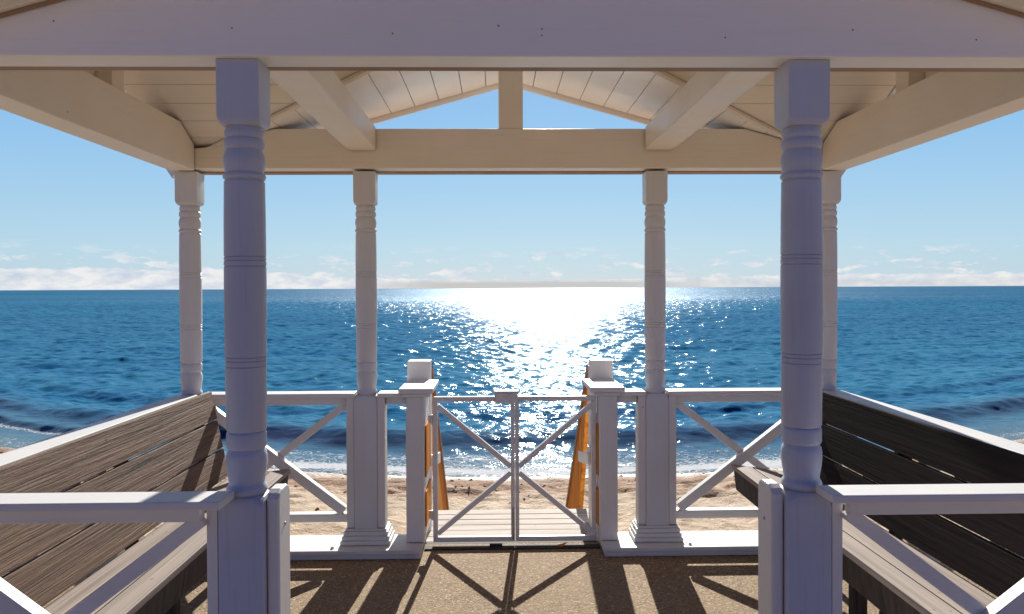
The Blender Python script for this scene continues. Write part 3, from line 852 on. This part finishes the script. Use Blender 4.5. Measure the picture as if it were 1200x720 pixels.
def sea_mesh():
    ys_ = np.array(rows); T, Y = np.meshgrid(tt, ys_); X = T * (Y * 0.85 + 6.0)
    Z = sea_z(X, Y); ny, nx = X.shape
    co = np.stack([X.ravel(), Y.ravel(), Z.ravel()], 1).astype(np.float32)
    idx = np.arange(nx*ny).reshape(ny, nx)
    q = np.stack([idx[:-1, :-1].ravel(), idx[:-1, 1:].ravel(), idx[1:, 1:].ravel(), idx[1:, :-1].ravel()], 1).astype(np.int32)
    me = bpy.data.meshes.new('sea')
    me.vertices.add(len(co)); me.vertices.foreach_set('co', co.ravel())
    me.loops.add(q.size); me.loops.foreach_set('vertex_index', q.ravel())
    me.polygons.add(len(q)); me.polygons.foreach_set('loop_start', np.arange(0, q.size, 4, dtype=np.int32))
    me.polygons.foreach_set('use_smooth', np.ones(len(q), bool)); me.update(calc_edges=True)
    for an, fn in (('sea', lambda X, Y, Z: np.clip(Y - shore(X), -1, 60)), ('foam', foam_f), ('face', face_f)):
        at = me.attributes.new(an, 'FLOAT', 'POINT'); at.data.foreach_set('value', fn(X, Y, Z).ravel().astype(np.float32))
    me.materials.append(M['water'])
    o = bpy.data.objects.new('sea', me); COL.objects.link(o); return structure(o)
sea_mesh()

# ------------------------------------------------------------------ SKY
w = bpy.data.worlds.new('World'); scene.world = w; w.use_nodes = True
nt = w.node_tree
for n in list(nt.nodes): nt.nodes.remove(n)
out = nt.nodes.new('ShaderNodeOutputWorld'); bg = nt.nodes.new('ShaderNodeBackground')
sky = nt.nodes.new('ShaderNodeTexSky'); sky.sky_type = 'NISHITA'; sky.sun_disc = False
sky.sun_elevation = R(SUN_EL); sky.sun_rotation = R(SUN_AZ); sky.altitude = 0
sky.air_density = 1.0; sky.dust_density = 0.25; sky.ozone_density = 2.0
hs = N(nt, 'ShaderNodeHueSaturation'); hs.inputs['Saturation'].default_value = 1.12; nt.links.new(sky.outputs[0], hs.inputs['Color'])
tc = nt.nodes.new('ShaderNodeTexCoord')
sp = N(nt, 'ShaderNodeSeparateXYZ'); nt.links.new(tc.outputs['Generated'], sp.inputs[0])
az = math_(nt, 'ARCTAN2', sp.outputs['X'], sp.outputs['Y'])
el = math_(nt, 'ARCSINE', sp.outputs['Z'])
cb = N(nt, 'ShaderNodeCombineXYZ')
nt.links.new(math_(nt, 'MULTIPLY', az, 1.0), cb.inputs[0]); nt.links.new(math_(nt, 'MULTIPLY', el, 2.6), cb.inputs[1])
c1 = noise(nt, cb.outputs[0], 38, 8, 0.62, 0.3)
c2 = noise(nt, cb.outputs[0], 7, 3, 0.5, 0.0)
# bank height varies with azimuth: thick on the left, thin in the middle
azr = ramp(nt, math_(nt, 'ADD', math_(nt, 'MULTIPLY', az, 0.5), 0.5), [(0.10, 0.70), (0.33, 0.64), (0.40, 0.40), (0.50, 0.26), (0.60, 0.30), (0.72, 0.40)])
eln = math_(nt, 'DIVIDE', math_(nt, 'MULTIPLY', el, 57.2958 / 2.6), azr.outputs[0])
den = math_(nt, 'SUBTRACT', math_(nt, 'ADD', math_(nt, 'MULTIPLY', math_(nt, 'SUBTRACT', c1, 0.5), 1.9), math_(nt, 'MULTIPLY', math_(nt, 'SUBTRACT', c2, 0.5), 0.8)), math_(nt, 'MULTIPLY', math_(nt, 'SUBTRACT', eln, 0.86), 2.6))
bank = ramp(nt, math_(nt, 'MULTIPLY', math_(nt, 'ADD', den, 1.0), 0.5), [(0.50, 0.0), (0.60, 0.85), (0.9, 0.9)])
# scattered puffs just above the bank
cb2 = N(nt, 'ShaderNodeCombineXYZ')
nt.links.new(math_(nt, 'MULTIPLY', az, 1.0), cb2.inputs[0]); nt.links.new(math_(nt, 'MULTIPLY', el, 3.0), cb2.inputs[1]); cb2.inputs[2].default_value = 4.7
p1 = noise(nt, cb2.outputs[0], 26, 6, 0.6, 0.2)
win = ramp(nt, math_(nt, 'MULTIPLY', el, 57.2958 / 6.0), [(0.0, 0.0), (0.17, 1.0), (0.32, 0.75), (0.55, 0.0)])
puff = math_(nt, 'MULTIPLY', ramp(nt, p1, [(0.545, 0.0), (0.61, 0.9)]).outputs[0], win.outputs[0])
mask = math_(nt, 'MAXIMUM', bank.outputs[0], puff)
sh = ramp(nt, noise(nt, cb.outputs[0], 30, 5, 0.6), [(0.35, 0.0), (0.6, 1.0)])
ccol = mixc(nt, sh.outputs[0], (6.3, 7.1, 8.4), (9.7, 9.6, 9.5))
low = ramp(nt, math_(nt, 'MULTIPLY', el, 57.2958), [(0.35, 1.0), (0.65, 0.0)])
mid_ = ramp(nt, math_(nt, 'ADD', az, 0.5), [(0.30, 0.0), (0.42, 1.0), (0.66, 1.0), (0.80, 0.3)])
ccol = mixc(nt, math_(nt, 'MULTIPLY', low.outputs[0], mid_.outputs[0]), ccol, (6.3, 6.2, 6.0))
horiz = ramp(nt, math_(nt, 'MULTIPLY', el, 57.2958 / 30.0), [(0.0, (5.2, 7.0, 8.4)), (0.10, (4.8, 7.2, 9.0)), (0.35, (3.1, 6.1, 9.4)), (1.0, (1.1, 3.2, 8.0))])
base = mixc(nt, 0.88, hs.outputs[0], horiz.outputs[0])
up = math_(nt, 'GREATER_THAN', sp.outputs['Z'], 0.0)
col = mixc(nt, math_(nt, 'MULTIPLY', mask, up), base, ccol)
# the sky away from the sun and overhead is much deeper than the band over the sea
back = ramp(nt, math_(nt, 'ADD', math_(nt, 'MULTIPLY', sp.outputs['Y'], 0.5), 0.5), [(0.0, (0.22, 0.31, 0.62)), (0.30, (0.17, 0.22, 0.42)), (0.70, (0.32, 0.34, 0.44)), (0.90, (1, 1, 1))])
high = ramp(nt, sp.outputs['Z'], [(0.0, 1.0), (0.30, 1.0), (0.5, 0.40), (1.0, 0.22)])
col = mixc(nt, 1.0, mixc(nt, 1.0, col, back.outputs[0], 'MULTIPLY'), high.outputs[0], 'MULTIPLY')
nt.links.new(col, bg.inputs['Color'])
bg.inputs['Strength'].default_value = 0.092
nt.links.new(bg.outputs[0], out.inputs['Surface'])

sl = bpy.data.lights.new('sun', 'SUN'); sl.energy = 7.3; sl.angle = R(0.5); sl.color = (1.0, 0.95, 0.86)
so = bpy.data.objects.new('sun', sl); COL.objects.link(so)
d = Vector((math.sin(R(SUN_AZ)) * math.cos(R(SUN_EL)), math.cos(R(SUN_AZ)) * math.cos(R(SUN_EL)), math.sin(R(SUN_EL))))
so.rotation_euler = d.to_track_quat('Z', 'Y').to_euler(); so.location = d * 50

# ------------------------------------------------------------------ CAMERA
cam = bpy.data.cameras.new('camera'); co = bpy.data.objects.new('camera', cam); COL.objects.link(co)
scene.camera = co
F = 900.0
cam.sensor_width = 36; cam.lens = 36 * F / 1200
cam.clip_start = 0.05; cam.clip_end = 60000
yaw, pitch, roll = math.atan(19 / F), R(0.7), R(0.25)
co.location = (-0.096, 0, EYE)
co.rotation_euler = (Matrix.Rotation(-yaw, 3, 'Z') @ Matrix.Rotation(R(90) - pitch, 3, 'X') @ Matrix.Rotation(-roll, 3, 'Z')).to_euler()
# horizon sits at y = 337.8 of 720
hy = 360 - F * math.tan(pitch)          # horizon row without shift (pitch down lifts it)
cam.shift_y = -(hy - 337.8) / 1200 * -1 * -1
scene.view_settings.view_transform = 'Standard'; scene.view_settings.look = 'None'
scene.view_settings.exposure = 0; scene.view_settings.gamma = 1
try:
    scene.cycles.use_denoising = True
    scene.cycles.max_bounces = 8; scene.cycles.diffuse_bounces = 5
    scene.cycles.sample_clamp_indirect = 6.0
except Exception: pass
